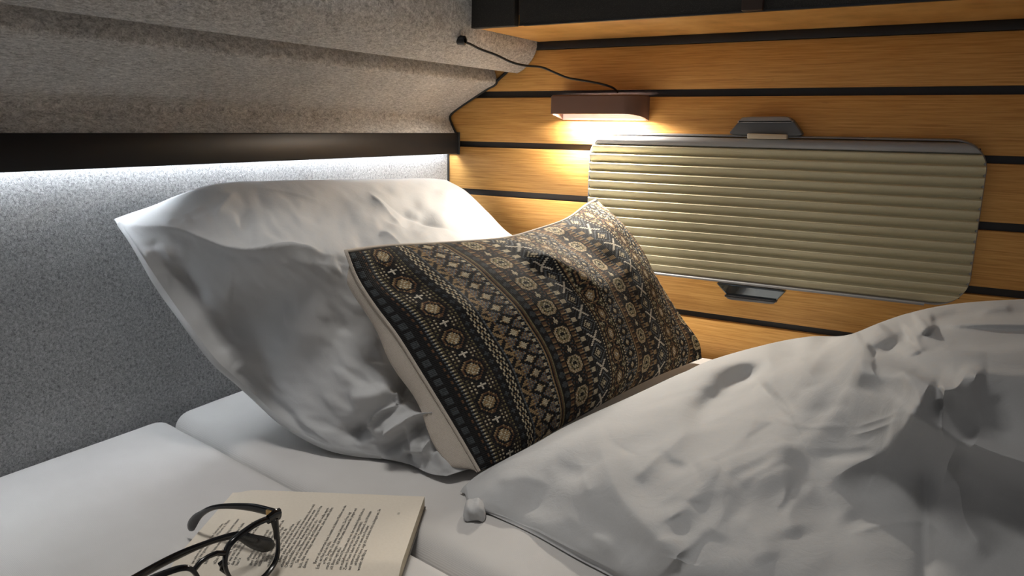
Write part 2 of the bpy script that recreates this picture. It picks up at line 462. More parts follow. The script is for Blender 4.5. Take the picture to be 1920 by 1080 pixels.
tube('lower_sill', [(xL + RC + .02, yW + .001, zBt + .001), (xR - RC - .01, yW + .001, zBt + .001)], .0022, M_alu, win, 8)

# ------------------------------------------------------------------ wall lamp and cord
yl = -.05
la, lb_ = wy(1031, 178, yl), wy(1199, 178, yl); lc = wy(1040, 213, yl); ld = wy(1197, 226, -.005)
lamp = thing('wall_lamp', 'copper brown box lamp glowing downwards on the bamboo wall', 'lamp', ((la[0] + lb_[0]) / 2, 0, lc[2]))
x0, x1, zt, zb, zbk = la[0], lb_[0], la[2], lc[2], ld[2]
bm = bmesh.new()
N = 10; ring = []            # plan outline: rounded front corners, hollow and open below
def plan(ins):
    pts = [(x0 + ins, 0.)]
    r0, r1 = .007 - ins * .5, .030 - ins * .5
    for i in range(N + 1):
        a = math.radians(180 + 90 * i / N); pts.append((x0 + ins + r0 + r0*math.cos(a), yl + ins + r0 + r0*math.sin(a)))
    for i in range(N + 1):
        a = math.radians(270 + 90 * i / N); pts.append((x1 - ins - r1 + r1*math.cos(a), yl + ins + r1 + r1*math.sin(a)))
    pts.append((x1 - ins, 0.)); return pts
def low(y): return zb + (zbk - zb) * (y - yl) / (0. - yl)
po, pi_ = plan(0.), plan(.003)
rings = [[bm.verts.new((x + (0 if True else 0), y, zt)) for x, y in plan(.0025)], [bm.verts.new((x, y, zt - .0025)) for x, y in po],
         [bm.verts.new((x, y, low(y))) for x, y in po], [bm.verts.new((x, y, low(y))) for x, y in pi_], [bm.verts.new((x, y, zb + .008)) for x, y in pi_]]
for a, b in zip(rings[:-1], rings[1:]):
    for i in range(len(a) - 1): bm.faces.new([a[i], a[i + 1], b[i + 1], b[i]])
bm.faces.new(rings[0][::-1])
from_bm('lamp_housing', bm, M_lamp, lamp, True, 40)
bm = bmesh.new(); bm.faces.new([bm.verts.new((x, y, zb + .007)) for x, y in plan(.004)])
bbox(bm, x0 + .004, x1 - .004, -.004, -.0008, zbk, zb + .007)
from_bm('diffuser', bm, M_glow, lamp)
c0 = wx(868, 75, .2)
cp = [(868, 75), (880, 82), (900, 92), (930, 103), (960, 117), (985, 123), (1015, 126), (1040, 136), (1065, 146), (1100, 152), (1130, 158), (1150, 165), (1158, 173)]
ce = wy(1158, 173, -.022)
dirs = [hit(u, v, R @ np.array([0, 0, -1.]), (R @ np.array([0, 0, -1.])) @ CAM + 1.) - CAM for u, v in cp]
d0 = np.linalg.norm(c0 - CAM) / np.linalg.norm(dirs[0]); d1 = np.linalg.norm(ce - CAM) / np.linalg.norm(dirs[-1])
L = np.linspace(0, 1, len(cp)); cable = [CAM + dd * (d0 + (d1 - d0) * t ** .9) for dd, t in zip(dirs, L)]
cable[0] = cable[0] + np.array([-.01, 0, .0])
co = tube('power_cord', catmull(cable, 80), .0019, M_cable, lamp, 8); co['label'] = 'thin black power cord'
V, Fc, sg, n = tube_arrays([c0 + (-.008, 0, 0), c0 + (.003, 0, -.001), c0 + (.0045, 0, -.001)], [.007, .007, .004], 14)
tag(from_arrays('cable_grommet', V, Fc, M_cable), 'small black cable outlet in the felt slope under the locker', 'cable outlet')

# ------------------------------------------------------------------ bed base and mattress cushions
struct(box('trim_2', 0.001, 1.9, -2.2, -.002, .02, .50, M_base), 'bed base under the mattress cushions')
def cushion(name, quad, z0, z1, r, label, seed, corner=None):
    """pillow topped foam cushion over a plan quad: a superellipse edge profile around a fine grid"""
    n, m = 130, 90
    s = (1 - np.cos(np.linspace(0, math.pi, n))) / 2; t = (1 - np.cos(np.linspace(0, math.pi, m))) / 2
    Sg, Tg = np.meshgrid(s, t)
    q = np.array(quad, float)
    P = ((1-Sg)*(1-Tg))[..., None]*q[0] + (Sg*(1-Tg))[..., None]*q[1] + (Sg*Tg)[..., None]*q[2] + ((1-Sg)*Tg)[..., None]*q[3]
    lx = np.linalg.norm(q[1] - q[0]); ly = np.linalg.norm(q[3] - q[0])
    dx = np.minimum(Sg, 1 - Sg) * lx; dy = np.minimum(Tg, 1 - Tg) * ly
    # distance to a rounded plan outline
    def edge(d): return 1 - np.clip(d / r, 0, 1)
    ex, ey = edge(dx), edge(dy); e = np.clip(np.sqrt(ex**2 + ey**2), 0, 1.)
    h = np.sqrt(np.clip(1 - e**2.3, 0, 1))
    zz = z1 - r * .9 * (1 - h) - .0022 * np.abs(vnoise(Sg * 9 + 3, Tg * 6, seed)) * (1 - e)
    # pull over-corner points in so the plan corner is round
    over = np.sqrt(ex**2 + ey**2); k = np.where(over > 1, 1 - 1 / np.maximum(over, 1), 0.)
    cen = q.mean(0); sx_, ty_ = np.sign(.5 - Sg) * ex * r * k / lx, np.sign(.5 - Tg) * ey * r * k / ly
    S2, T2 = Sg + sx_, Tg + ty_
    P = ((1-S2)*(1-T2))[..., None]*q[0] + (S2*(1-T2))[..., None]*q[1] + (S2*T2)[..., None]*q[2] + ((1-S2)*T2)[..., None]*q[3]
    top = np.concatenate([P, zz[..., None]], -1)
    V = top.reshape(-1, 3); Fc = [grid_faces(m, n, True)]
    rim = np.concatenate([np.arange(n), np.arange(1, m) * n + n - 1, (m - 1) * n + np.arange(n - 2, -1, -1), np.arange(m - 2, 0, -1) * n])
    low_ = V[rim].copy(); low_[:, 2] = z0; b0 = len(V); V = np.vstack([V, low_]); k = len(rim)
    Fc.append(np.array([(rim[i], b0 + i, b0 + (i + 1) % k, rim[(i + 1) % k]) for i in range(k)]))
    o = from_arrays(name, V, np.vstack(Fc), M_matt)
    bm = bmesh.new(); bm.from_mesh(o.data); bm.verts.ensure_lookup_table()
    bm.faces.new([bm.verts[b0 + i] for i in range(k)]); bmesh.ops.recalc_face_normals(bm, faces=bm.faces[:]); bm.to_mesh(o.data); bm.free()
    for p in o.data.polygons: p.use_smooth = True
    return tag(o, label, 'mattress')
def seam(x): return -.672 - (x - .044) * .171
cushion('mattress_cushion', [(.004, -2.1), (1.8, -2.1), (1.8, seam(1.8) - .001), (.004, seam(.004) - .001)], .50, ZB + .0005, .022,
        'off white mattress cushion in the foreground under the open book', 3)
cushion('mattress_cushion', [(.006, seam(.006) + .001), (1.8, seam(1.8) + .001), (1.8, -.006), (.006, -.006)], .50, ZB + .003, .030,
        'off white mattress cushion beyond the seam under the pillows', 4)

# ------------------------------------------------------------------ soft goods
def coons(top, bottom, left, right):
    n, m = len(top), len(left)
    s = np.linspace(0, 1, n)[None, :, None]; t = np.linspace(0, 1, m)[:, None, None]
    a = (1 - t) * top[None] + t * bottom[None]; b = (1 - s) * left[:, None] + s * right[:, None]
    c = (1-s)*(1-t)*top[0] + s*(1-t)*top[-1] + (1-s)*t*bottom[0] + s*t*bottom[-1]
    return a + b - c
def grid_normals(P):
    du = np.gradient(P, axis=1); dv = np.gradient(P, axis=0); n = np.cross(dv, du)
    return n / np.maximum(np.linalg.norm(n, axis=-1, keepdims=True), 1e-9)
def closed_pair(front, back):
    h, w, _ = front.shape
    idx = np.arange(h * w).reshape(h, w); bi = idx.copy(); inner = np.zeros((h, w), bool); inner[1:-1, 1:-1] = True
    bi[inner] = h * w + np.arange(inner.sum())
    V = np.vstack([front.reshape(-1, 3), back[inner]])
    f1 = grid_faces(h, w)
    def q(i): 
        a, b, c, d = i[:-1, :-1], i[:-1, 1:], i[1:, 1:], i[1:, :-1]
        return np.stack([a, b, c, d], -1).reshape(-1, 4)
    return V, f1, q(bi)
def refine_normals(P, disp, iters=1): return P

# white pillow leaning on the felt wall -----------------------------------------------------
n, m = 340, 260
top_px = [(213, 411, .012), (240, 401, .02), (290, 384, .03), (330, 367, .04), (400, 345, .05), (500, 339, .05), (640, 337, .05), (740, 335, .05), (800, 334, .05), (836, 337, .055)]
left_px = [(213, 411, .012), (240, 450, .05), (290, 530, .10), (350, 615, .145), (400, 680, .170), (440, 716, .180), (480, 752, .185)]
left_bed = [(520, 788, .036), (560, 815, .022), (620, 842, .012), (700, 857, .006), (765, 870, .006), (805, 888, .006), (838, 893, .010)]
right_px = [(836, 337, -.075), (872, 357, -.06), (915, 398, -.05), (956, 438, -.045)]
BRp = np.array([.43, -.06, .655])
def px(L_): return [p[:2] for p in L_]
uBR = project(BRp)
topU = catmull(px(top_px), n); leftU = catmull(px(left_px) + px(left_bed), m)
rightU = catmull(px(right_px) + [(1130, 540), tuple(uBR)], m); botU = catmull([left_bed[-1][:2], (930, 860), (1130, 745), tuple(uBR)], n)
UVp = coons(topU, botU, leftU, rightU)
FWD = R @ np.array([0, 0, -1.])
CTL = [(u, v, wx(u, v, x)) for u, v, x in top_px + left_px] + [(u, v, bed(u, v, h)) for u, v, h in left_bed] + [(u, v, wy(u, v, y)) for u, v, y in right_px]
CTL += [(u, v, wx(u, v, x)) for u, v, x in ((330, 430, .095), (420, 460, .17), (480, 466, .215), (560, 456, .245), (640, 452, .26), (750, 462, .265), (850, 470, .26), (400, 392, .11), (480, 395, .125), (640, 390, .15), (760, 390, .15), (900, 425, .185), (840, 390, .15), (260, 425, .05))]
CTL += [(u, v, wy(u, v, y)) for u, v, y in ((330, 520, -.69), (430, 600, -.665), (420, 510, -.68), (500, 600, -.645), (560, 520, -.655), (500, 700, -.645), (560, 640, -.640), (640, 620, -.610), (660, 540, -.60), (600, 740, -.640), (700, 700, -.615), (760, 600, -.53), (760, 790, -.62), (850, 600, -.42), (860, 760, -.56))]
CTL += [(uBR[0], uBR[1], BRp)] + [(*project(p), np.array(p)) for p in ((.34, -.25, .74), (.38, -.40, .69), (.30, -.10, .76), (.40, -.50, .66))]
cu_ = np.array([c[:2] for c in CTL]) / 400.; ci = np.array([1 / ((c[2] - CAM) @ FWD) for c in CTL])
def tps_fit(X_, y_, lam=2e-4):
    def ph(r2): return np.where(r2 > 0, .5 * r2 * np.log(np.maximum(r2, 1e-12)), 0.)
    Kk = ph(((X_[:, None] - X_[None]) ** 2).sum(-1)) + np.eye(len(y_)) * lam; Pp = np.c_[np.ones(len(y_)), X_]
    w_ = np.linalg.solve(np.block([[Kk, Pp], [Pp.T, np.zeros((3, 3))]]), np.r_[y_, 0, 0, 0])
    def ev(Q):
        sh = Q.shape[:-1]; q = Q.reshape(-1, 2); o_ = np.empty(len(q))
        for i in range(0, len(q), 20000):
            b = q[i:i + 20000]; o_[i:i + 20000] = ph(((b[:, None] - X_[None]) ** 2).sum(-1)) @ w_[:-3] + w_[-3] + b @ w_[-2:]
        return o_.reshape(sh)
    return ev
inv = tps_fit(cu_, ci)(UVp / 400.)
def unproj(U_, dep):
    c = np.stack([(U_[..., 0] - 960) / F, -(U_[..., 1] - 540) / F, -np.ones(U_.shape[:-1])], -1)
    return CAM + (c @ R.T) * dep[..., None]
P0 = unproj(UVp, 1 / inv)
leftC = P0[:, 0]
s = np.linspace(0, 1, n)[None, :]; t = np.linspace(0, 1, m)[:, None]
def bulge(s, t, ps=.5, pt=.5, a=.62, b=.62):
    sp = np.where(s < ps, s / ps * .5, .5 + (s - ps) / (1 - ps) * .5); tp = np.where(t < pt, t / pt * .5, .5 + (t - pt) / (1 - pt) * .5)
    return np.sin(math.pi * sp) ** a * np.sin(math.pi * tp) ** b
front = P0.copy(); H = s * t
def wrinkle(P, nrm, ridges):
    P = P.copy()
    for r in ridges:
        pts, amp, w1, w2 = r[:4]; kind = r[4] if len(r) > 4 else 'g'; amp = amp * (1.25 if kind == 'e' else 1.); t0 = r[5] if len(r) > 5 else .3; t1 = r[6] if len(r) > 6 else .3
        uv = project(P + nrm * amp)
        P = P + nrm * (amp * ridge(uv, pts, w1, w2, kind, t0, t1))[..., None]
    return P
mask = np.minimum(1, np.minimum(np.minimum(s, 1 - s) * 12, np.minimum(t, 1 - t) * 9)) * np.ones_like(H)
PR = [
 ([(225, 411), (330, 428), (420, 462), (480, 465), (560, 450), (640, 455)], .010, 26, 12, 'e', .1, .3),
 ([(255, 415), (300, 422), (345, 428)], .004, 8, 8, 'e'),
 ([(450, 345), (420, 375), (400, 400)], .006, 30, 12, 'e'),
 ([(300, 410), (350, 395), (385, 375)], .005, 10, 8, 'e'),
 ([(330, 415), (365, 405), (395, 395)], .004, 8, 8, 'e'),
 ([(460, 345), (540, 352), (610, 368)], .005, 16, 8, 'e'),
 ([(500, 355), (590, 372), (660, 385)], -.004, 10, 14, 'g'),
 ([(700, 375), (745, 400), (800, 420), (850, 445)], -.007, 9, 10, 'e'),
 ([(690, 345), (720, 385), (770, 415)], .006, 20, 10, 'e'),
 ([(700, 405), (760, 420), (840, 440)], -.005, 12, 8, 'g'),
 ([(715, 425), (745, 448), (765, 470)], .005, 14, 8, 'e'),
 ([(560, 395), (640, 420), (700, 470)], -.006, 26, 26, 'g'),
 ([(830, 345), (860, 380), (880, 430)], .004, 14, 20, 'g'),
 ([(235, 440), (265, 470), (300, 465)], .005, 9, 9, 'g'),
 ([(255, 480), (300, 470), (330, 490)], .005, 10, 10, 'g'),
 ([(290, 505), (318, 515), (325, 540)], .006, 8, 10, 'e'),
 ([(285, 455), (290, 470), (275, 480)], -.006, 10, 10, 'g'),
 ([(320, 500), (380, 560), (440, 690)], -.007, 18, 26, 'g'),
 ([(360, 510), (420, 600), (440, 680)], .005, 20, 20, 'g'),
 ([(430, 660), (438, 690), (455, 690)], .010, 14, 14, 'g', 0, 0),
 ([(440, 695), (500, 745), (560, 790), (580, 810)], -.012, 10, 14, 'g', .1, .1),
 ([(545, 775), (575, 800), (620, 835)], .005, 14, 12, 'e'),
 ([(400, 560), (430, 585), (480, 575), (600, 520), (700, 490)], -.012, 45, 45, 'g'),
 ([(740, 720), (690, 745), (640, 745)], .014, 26, 16, 'g'),
 ([(745, 720), (735, 750), (690, 785), (665, 830)], .018, 22, 14, 'e', .1, .2),
 ([(780, 700), (760, 740), (700, 790), (668, 815)], -.018, 14, 16, 'g', .1, .1),
 ([(820, 770), (780, 775), (740, 800), (700, 830)], .020, 16, 14, 'e', .1, .2),
 ([(815, 790), (790, 800), (750, 830), (720, 850)], -.015, 12, 12, 'g'),
 ([(760, 790), (768, 830), (775, 860)], .014, 12, 10, 'g'),
 ([(815, 810), (800, 830), (782, 855)], .012, 14, 9, 'e'),
 ([(780, 850), (790, 870), (805, 885)], -.018, 7, 7, 'g', 0, .1),
 ([(810, 835), (830, 860), (840, 880)], .014, 18, 16, 'g'),
]
nrm = grid_normals(front); nrm *= np.sign((nrm * (CAM - front)).sum(-1))[..., None]
NP = nrm
fr0 = front
front = wrinkle(front, nrm, PR)
front = fr0 + (front - fr0) * mask[..., None]
tt = (s * 3 + t * 1.2); front = front + nrm * ((.0025 * vnoise(s * 9 + t * 6, t * 7 - s * 3, 11) + .0014 * vnoise(s * 30 + t * 12, t * 20 - s * 14, 12)) * mask)[..., None]
bz = bulge(s, t, .5, .5, .6, .6)[..., None]
bflat = coons(P0[0], P0[-1], P0[:, 0], P0[:, -1])
back = bflat * (1 - .55 * bz) + .55 * bz * (bflat * np.array([0, 1, 0]) + np.array([.02, .10, ZB + .02]))
back[..., 1] = np.maximum(back[..., 1], front[..., 1] + .004 * bz[..., 0])
back[..., 0] = np.maximum(back[..., 0], .003); back[..., 2] = np.maximum(back[..., 2], ZB + .004)
front[..., 2] = np.maximum(front[..., 2], ZB + .004); front[..., 1] = np.minimum(front[..., 1], -.012)
V, f1, f2 = closed_pair(front, back)
pil = thing('bed_pillow', 'large plain pale grey pillow slumped against the grey felt wall', 'pillow', (.25, -.35, ZB + .004))
from_arrays('pillowcase', V, np.vstack([f1, f2]), M_pillow, pil)
# the open hem of the case along its left side and the little folded ear at its top corner
hem = front[4:-40, 0]; NP = nrm[4:-40, 0]; k = len(hem); hw = (.002 + .008 * sstep(.55, .85, np.linspace(0, 1, k)) * (1 - sstep(.93, 1., np.linspace(0, 1, k))))[:, None]
tv = np.gradient(hem, axis=0); tv /= np.linalg.norm(tv, axis=1)[:, None]
side = np.cross(tv, R @ np.array([0, 0, 1.])); side /= np.linalg.norm(side, axis=1)[:, None]
cen_ = P0.mean((0, 1)); sg_ = np.sign((side * (hem - cen_)).sum(1)).mean(); side *= sg_
outer = hem + side * hw * .30 - NP * hw * .7
inner = hem + NP * .001 - side * .004
Vh = np.stack([inner, hem + side * hw * .25 + NP * .0012, outer, outer - NP * .002 - side * .001, hem - NP * .003])
Vh[..., 2] = np.maximum(Vh[..., 2], ZB + .0035); Vh[..., 0] = np.maximum(Vh[..., 0], .003)
from_arrays('hem', Vh, grid_faces(5, k), M_pillow, pil)

# patterned cushion ------------------------------------------------------------------------
NC, NR = 226, 140
BL, BR = bed(898, 884, .012), bed(1316, 672, .016)
bh = (BR - BL) / np.linalg.norm(BR - BL)
def on_perp(u, v, org, off=0.): return hit(u, v, bh, bh @ org + off)
TL = wx(648, 471, .305); TR = on_perp(1119, 374, BR, -.015)

CN = np.cross(TL - BL, bh) * -1; CN /= np.linalg.norm(CN)
if CN @ (CAM - BL) < 0: CN = -CN

def edge3(pts, A, B, nn, pull=0.):
    """boundary through photo points, depth running linearly from A to B"""
    a = np.linalg.norm(A - CAM); b = np.linalg.norm(B - CAM); out = [A]
    for i, (u, v) in enumerate(pts):
        f = (i + 1) / (len(pts) + 1); r = R @ cdir(u, v); r = r / np.linalg.norm(r); out.append(CAM + r * (a + (b - a) * f + pull * math.sin(math.pi * f)))
    out.append(B); return catmull(out, nn)
cl = edge3([(668, 522), (702, 575), (742, 628), (784, 694), (832, 772), (868, 832)], TL, BL, NR + 1)
cr = edge3([(1165, 420), (1203, 474), (1242, 543), (1280, 600), (1310, 640)], TR, BR, NR + 1)
ct = edge3([(720, 462), (800, 458), (880, 453), (950, 446), (1005, 431), (1062, 411), (1100, 384)], TL, TR, NC + 1)
cb = catmull([BL] + [bed(u, v, .012) for u, v in ((960, 856), (1030, 814), (1100, 774), (1165, 738), (1230, 706), (1280, 686))] + [BR], NC + 1)
C0 = coons(ct, cb, cl, cr)
s = np.linspace(0, 1, NC + 1)[None, :]; t = np.linspace(0, 1, NR + 1)[:, None]
Hc = .062 * bulge(s, t, .5, .5, .65, .65)
cf = C0 + CN * Hc[..., None]
cmask = np.minimum(1, np.minimum(np.minimum(s, 1 - s) * 14, np.minimum(t, 1 - t) * 10))
CR = [
 ([(1000, 468), (1050, 490), (1110, 530), (1150, 570)], .009, 30, 14, 's', .2, .3),
 ([(995, 490), (1040, 510), (1090, 545), (1130, 575)], -.009, 14, 18, 'g', .2, .3),
 ([(1030, 440), (1100, 470), (1160, 520)], -.008, 16, 20, 'g'),
 ([(960, 450), (1010, 478), (1050, 500)], .006, 14, 12, 'g'),
 ([(1120, 400), (1150, 450), (1190, 520)], .006, 20, 20, 'g'),
 ([(680, 490), (760, 540), (850, 580)], -.005, 30, 30, 'g'),
]
nc = np.broadcast_to(CN, cf.shape)
c2 = wrinkle(cf, nc, CR); cf = cf + (c2 - cf) * cmask[..., None]
cf = cf + CN * (.0018 * vnoise(s * 8 + 2, t * 6, 21) * cmask)[..., None]
lat = np.exp(-((s - .0) / .10) ** 2) * np.sin(math.pi * np.clip(t, 0, 1)) ** .6
sl = np.clip(s / .10, 0, 1); lat = np.sin(np.clip(sl, 0, 1) * math.pi) ** .55 * sstep(0, .12, t) * (.42 + .62 * t) * (1 - .65 * sstep(.93, 1., t)) * (1 + .10 * np.sin(t * 17))
cbk = C0 - CN * (.030 * bulge(s, t, .5, .5, .5, .6))[..., None] - bh * (.042 * lat)[..., None] - CN * .012 * lat[..., None]
cbk[..., 2] = np.maximum(cbk[..., 2], ZB + .005)
cf[..., 2] = np.maximum(cf[..., 2], ZB + .005)
V, f1, f2 = closed_pair(cf, cbk)
cush = thing('throw_cushion', 'small patterned cushion with dark woven folk stripes leaning on the grey pillow', 'cushion', (.42, -.32, ZB + .005))
fc = from_arrays('woven_front', cf.reshape(-1, 3), grid_faces(NR + 1, NC + 1), M_woven, cush)
ii, jj = np.meshgrid(np.arange(NC + 1), np.arange(NR + 1)); add_uv(fc.data, np.stack([ii.ravel(), jj.ravel()], -1))
bk = from_arrays('linen_back', cbk.reshape(-1, 3), grid_faces(NR + 1, NC + 1, True), M_raw, cush); bk['label'] = 'plain cream linen back'
rimc = np.vstack([cl[::-1], ct[1:-3]])
rimc = rimc + CN * .0005
tube('seam_piping', rimc[::2], .0022, M_raw, cush, 6)

# woven pattern, one colour per stitch
PAL = dict(K=(.010, .010, .011), B=(.115, .060, .032), T=(.30, .205, .105), C=(.50, .43, .30), S=(.050, .057, .062), U=(.125, .142, .155), O=(.17, .145, .075), D=(.035, .026, .02), W=(.62, .56, .46))
def pattern(nc, nr):
    G = np.full((nr, nc), 'K', dtype='<U1'); x = 0
    Y = np.arange(nr)
    def put(w, fn):
        nonlocal x
        for i in range(w):
            if x + i >= nc: break
            for y in range(nr): G[y, x + i] = fn(i, y)
        x += w
    def solid(ch): put(1, lambda i, y: ch)
    def alt(a, b, p=2): put(1, lambda i, y: a if y % p < p // 2 else b)
    def dots(w, p, ch, bg='K', r=None):
        c = (w - 1) / 2; rr = r or w / 2
        put(w, lambda i, y: ch if (i - c) ** 2 + ((y % p) - (p - 1) / 2) ** 2 <= rr * rr else bg)
    def medal(w, p):
        c = (w - 1) / 2
        def f(i, y):
            dx = abs(i - c); yy = y % p; dy = abs(yy - p * .36)
            r = max(dx * 1.0, dy * .92, (dx + dy) * .72)
            if r < 1.9: return 'C' if (i + y) % 2 else 'T'
            if r < 3.4: return 'T' if (i + y) % 3 else 'C'
            if r < 4.4: return 'K'
            if r < 5.6: return 'B' if (i + y) % 4 else 'T'
            if r < 6.7: return 'K'
            dy2 = abs(yy - p * .87); d2 = abs(yy - p * .87 + p) if yy < p * .3 else dy2; dy2 = min(dy2, d2)
            if (dx < .6 and dy2 < 2.1) or (dy2 < .6 and dx < 2.1): return 'W'
            if dx + dy2 < 4: return 'K'
            return ('C' if dx + dy2 < 7.5 else 'O') if (i % 2 == 0 and y % 2 == 0) else ('D' if (i + y) % 3 else 'K')
        put(w, f)
    def checker(w):
        put(w, lambda i, y: 'C' if ((y // 2 + (0 if i in (0, w - 1) else 1)) % 2 == 0) and i != w // 2 else ('T' if i == w // 2 and y % 4 == 1 else 'K'))
    def diam(w, p, bg=('U', 'K'), edge='K', ins=('T', 'B', 'C')):
        c = (w - 1) / 2
        def f(i, y):
            dx = abs(i - c); dy = abs((y % p) - (p - 1) / 2); r = dx / (w / 2) + dy / (p / 2)
            if r < .30: return ins[2]
            if r < .56: return ins[0] if (i + y) % 2 else ins[2]
            if r < 1.08: return edge
            return bg[0] if (i + y) % 2 == 0 else ('T' if (i * 3 + y * 5) % 5 < 2 else bg[1])
        put(w, f)
    def square(w, p):
        c = (w - 1) / 2
        def f(i, y):
            dx = abs(i - c); yy = y % p; dy = abs(yy - p * .33); r = max(dx, dy, (dx + dy) * .66)
            if r < 1.2: return 'K'
            if r < 3.0: return 'C' if (i + y) % 2 else 'O'
            if r < 3.8: return 'O' if (i + y) % 3 else 'K'
            if r < 5.6: return 'C' if (i + y) % 2 else 'T'
            if r < 7: return 'K'
            d2 = min(abs(yy - p * .86), abs(yy - p * .86 + p)); 
            if dx * 1.2 + d2 < 2.2: return 'C'
            if dx * 1.2 + d2 < 4: return 'K'
            if abs(dx - 8) < 1.2: return 'B' if (y % 4) < 2 else ('T' if y % 4 == 2 else 'K')
            return ('B' if (i * 2 + y) % 5 == 0 else 'S' if (i + y * 2) % 5 == 0 else 'K')
        put(w, f)
    def cross(w, p):
        c = (w - 1) / 2
        def f(i, y):
            dx = abs(i - c); yy = (y % p); dy = abs(yy - p * .3)
            d2 = min(abs(yy - p * .8), abs(yy - p * .8 + p))
            if d2 < 4.5 and abs(dx - d2) < .8: return 'W'
            if dx + dy < 1.6: return 'C'
            if dx + dy < 3: return 'K'
            if dx + dy < 4.4: return 'C' if (i + y) % 2 else 'U'
            if dx + dy < 5.6: return 'K'
            if dx + dy < 7.2: return 'U'
            return 'S' if (i + y) % 3 == 0 else 'K'
        put(w, f)
    def hexa(w, p):
        c = (w - 1) / 2
        def f(i, y):
            dx = abs(i - c); dy = abs((y % p) - (p - 1) / 2); r = max(dx * 1.15, dx * .55 + dy * .72)
            if r < 1.6: return 'W' if (i + y) % 2 else 'T'
            if r < 3: return 'T'
            if r < 4.1: return 'K'
            if r < 5.3: return 'B' if y % 3 else 'T'
            if r < 6.3: return 'K'
            return 'C' if (i + y) % 2 == 0 and (y % 4) < 2 else ('O' if (i + y) % 2 else 'K')
        put(w, f)
    def zig(w, p, a, b):
        put(w, lambda i, y: a if (y + (i if (y // p) % 2 else -i)) % p < p // 2 else b)
    # left border and the wide bands
    solid('K'); dots(5, 6, 'S', 'K', 1.9); solid('K'); dots(3, 4, 'B', 'K', .9); alt('U', 'K'); alt('C', 'K')
    medal(17, 20); solid('K'); dots(3, 5, 'S', 'K', 1.3); solid('K'); checker(5); solid('K'); alt('U', 'S'); zig(4, 6, 'T', 'K'); alt('B', 'T')
    diam(14, 9, ('U', 'B')); alt('C', 'K', 4); alt('C', 'K', 4); alt('U', 'K'); solid('T'); solid('K'); solid('B'); solid('O'); solid('K')
    dots(4, 6, 'S', 'K', 1.9)
    k = 0
    while x < nc:
        square(19, 20); alt('T', 'K'); alt('U', 'K'); dots(4, 7, 'C' if k % 2 == 0 else 'T', 'K', 1.9); cross(14, 20); alt('C', 'K'); solid('K'); alt('T', 'B', 4)
        hexa(13, 15); solid('K'); alt('C', 'K'); diam(9, 8, ('U', 'S')); alt('C', 'S'); solid('K'); solid('T'); solid('B'); k += 1
    return G
G = pattern(NC, NR)
nz = np.random.default_rng(3).uniform(.75, 1.22, (NR, NC))
colr = np.ones((NR, NC, 4)); 
for ch, c in PAL.items(): colr[G == ch, :3] = c
colr[..., :3] *= nz[..., None]
at = fc.data.attributes.new('thread', 'FLOAT_COLOR', 'CORNER')
at.data.foreach_set('color', np.repeat(colr.reshape(-1, 4), 4, axis=0).astype(np.float32).ravel())

# duvet ------------------------------------------------------------------------------------
# skyline, hem and field: photo point and height of the cloth above the mattress
SKY=[(872,913,.012),(905,886,.016),(1000,836,.035),(1075,795,.042),(1200,738,.05),(1290,695,.058),(1333,675,.064),(1440,645,.078),(1517,631,.088),(1575,630,.100),(1600,625,.130),(1647,606,.152),(1700,588,.165),(1767,573,.178),(1840,565,.187),(1920,561,.192),(2060,556,.200)]
HEM=[(876,932,.010),(888,950,.006),(925,966,.005),(1000,1001,.005),(1080,1046,.005),(1150,1083,.005),(1300,1170,.005),(1600,1310,.005),(2060,1420,.005)]
FLD=[(905,932,.013),(940,953,.013),(1010,983,.014),(1090,1028,.015),(1170,1070,.017),(1320,1140,.022),(1600,1250,.05),
(960,905,.027),(1000,870,.034),(1000,945,.017),(1070,830,.047),(1100,900,.045),(1100,990,.023),(1200,800,.060),(1200,900,.054),(1200,1020,.031),(1300,745,.070),(1300,840,.073),(1300,950,.060),(1300,1080,.042),
(1400,700,.078),(1400,800,.085),(1400,900,.080),(1400,1050,.065),(1500,760,.108),(1500,850,.093),(1550,1000,.073),(1490,676,.082),(1516,695,.110),(1600,690,.148),(1600,780,.132),(1560,650,.098),
(1700,640,.172),(1690,720,.172),(1716,775,.160),(1800,640,.188),(1800,720,.186),(1850,800,.158),(1900,640,.192),(1900,720,.185),(1640,870,.103),(1740,910,.100),(1850,900,.125),(1900,970,.100),(1750,1060,.075),(1950,1060,.085),(2060,700,.19),(2060,900,.14),(2060,1100,.085),(1800,1200,.06)]
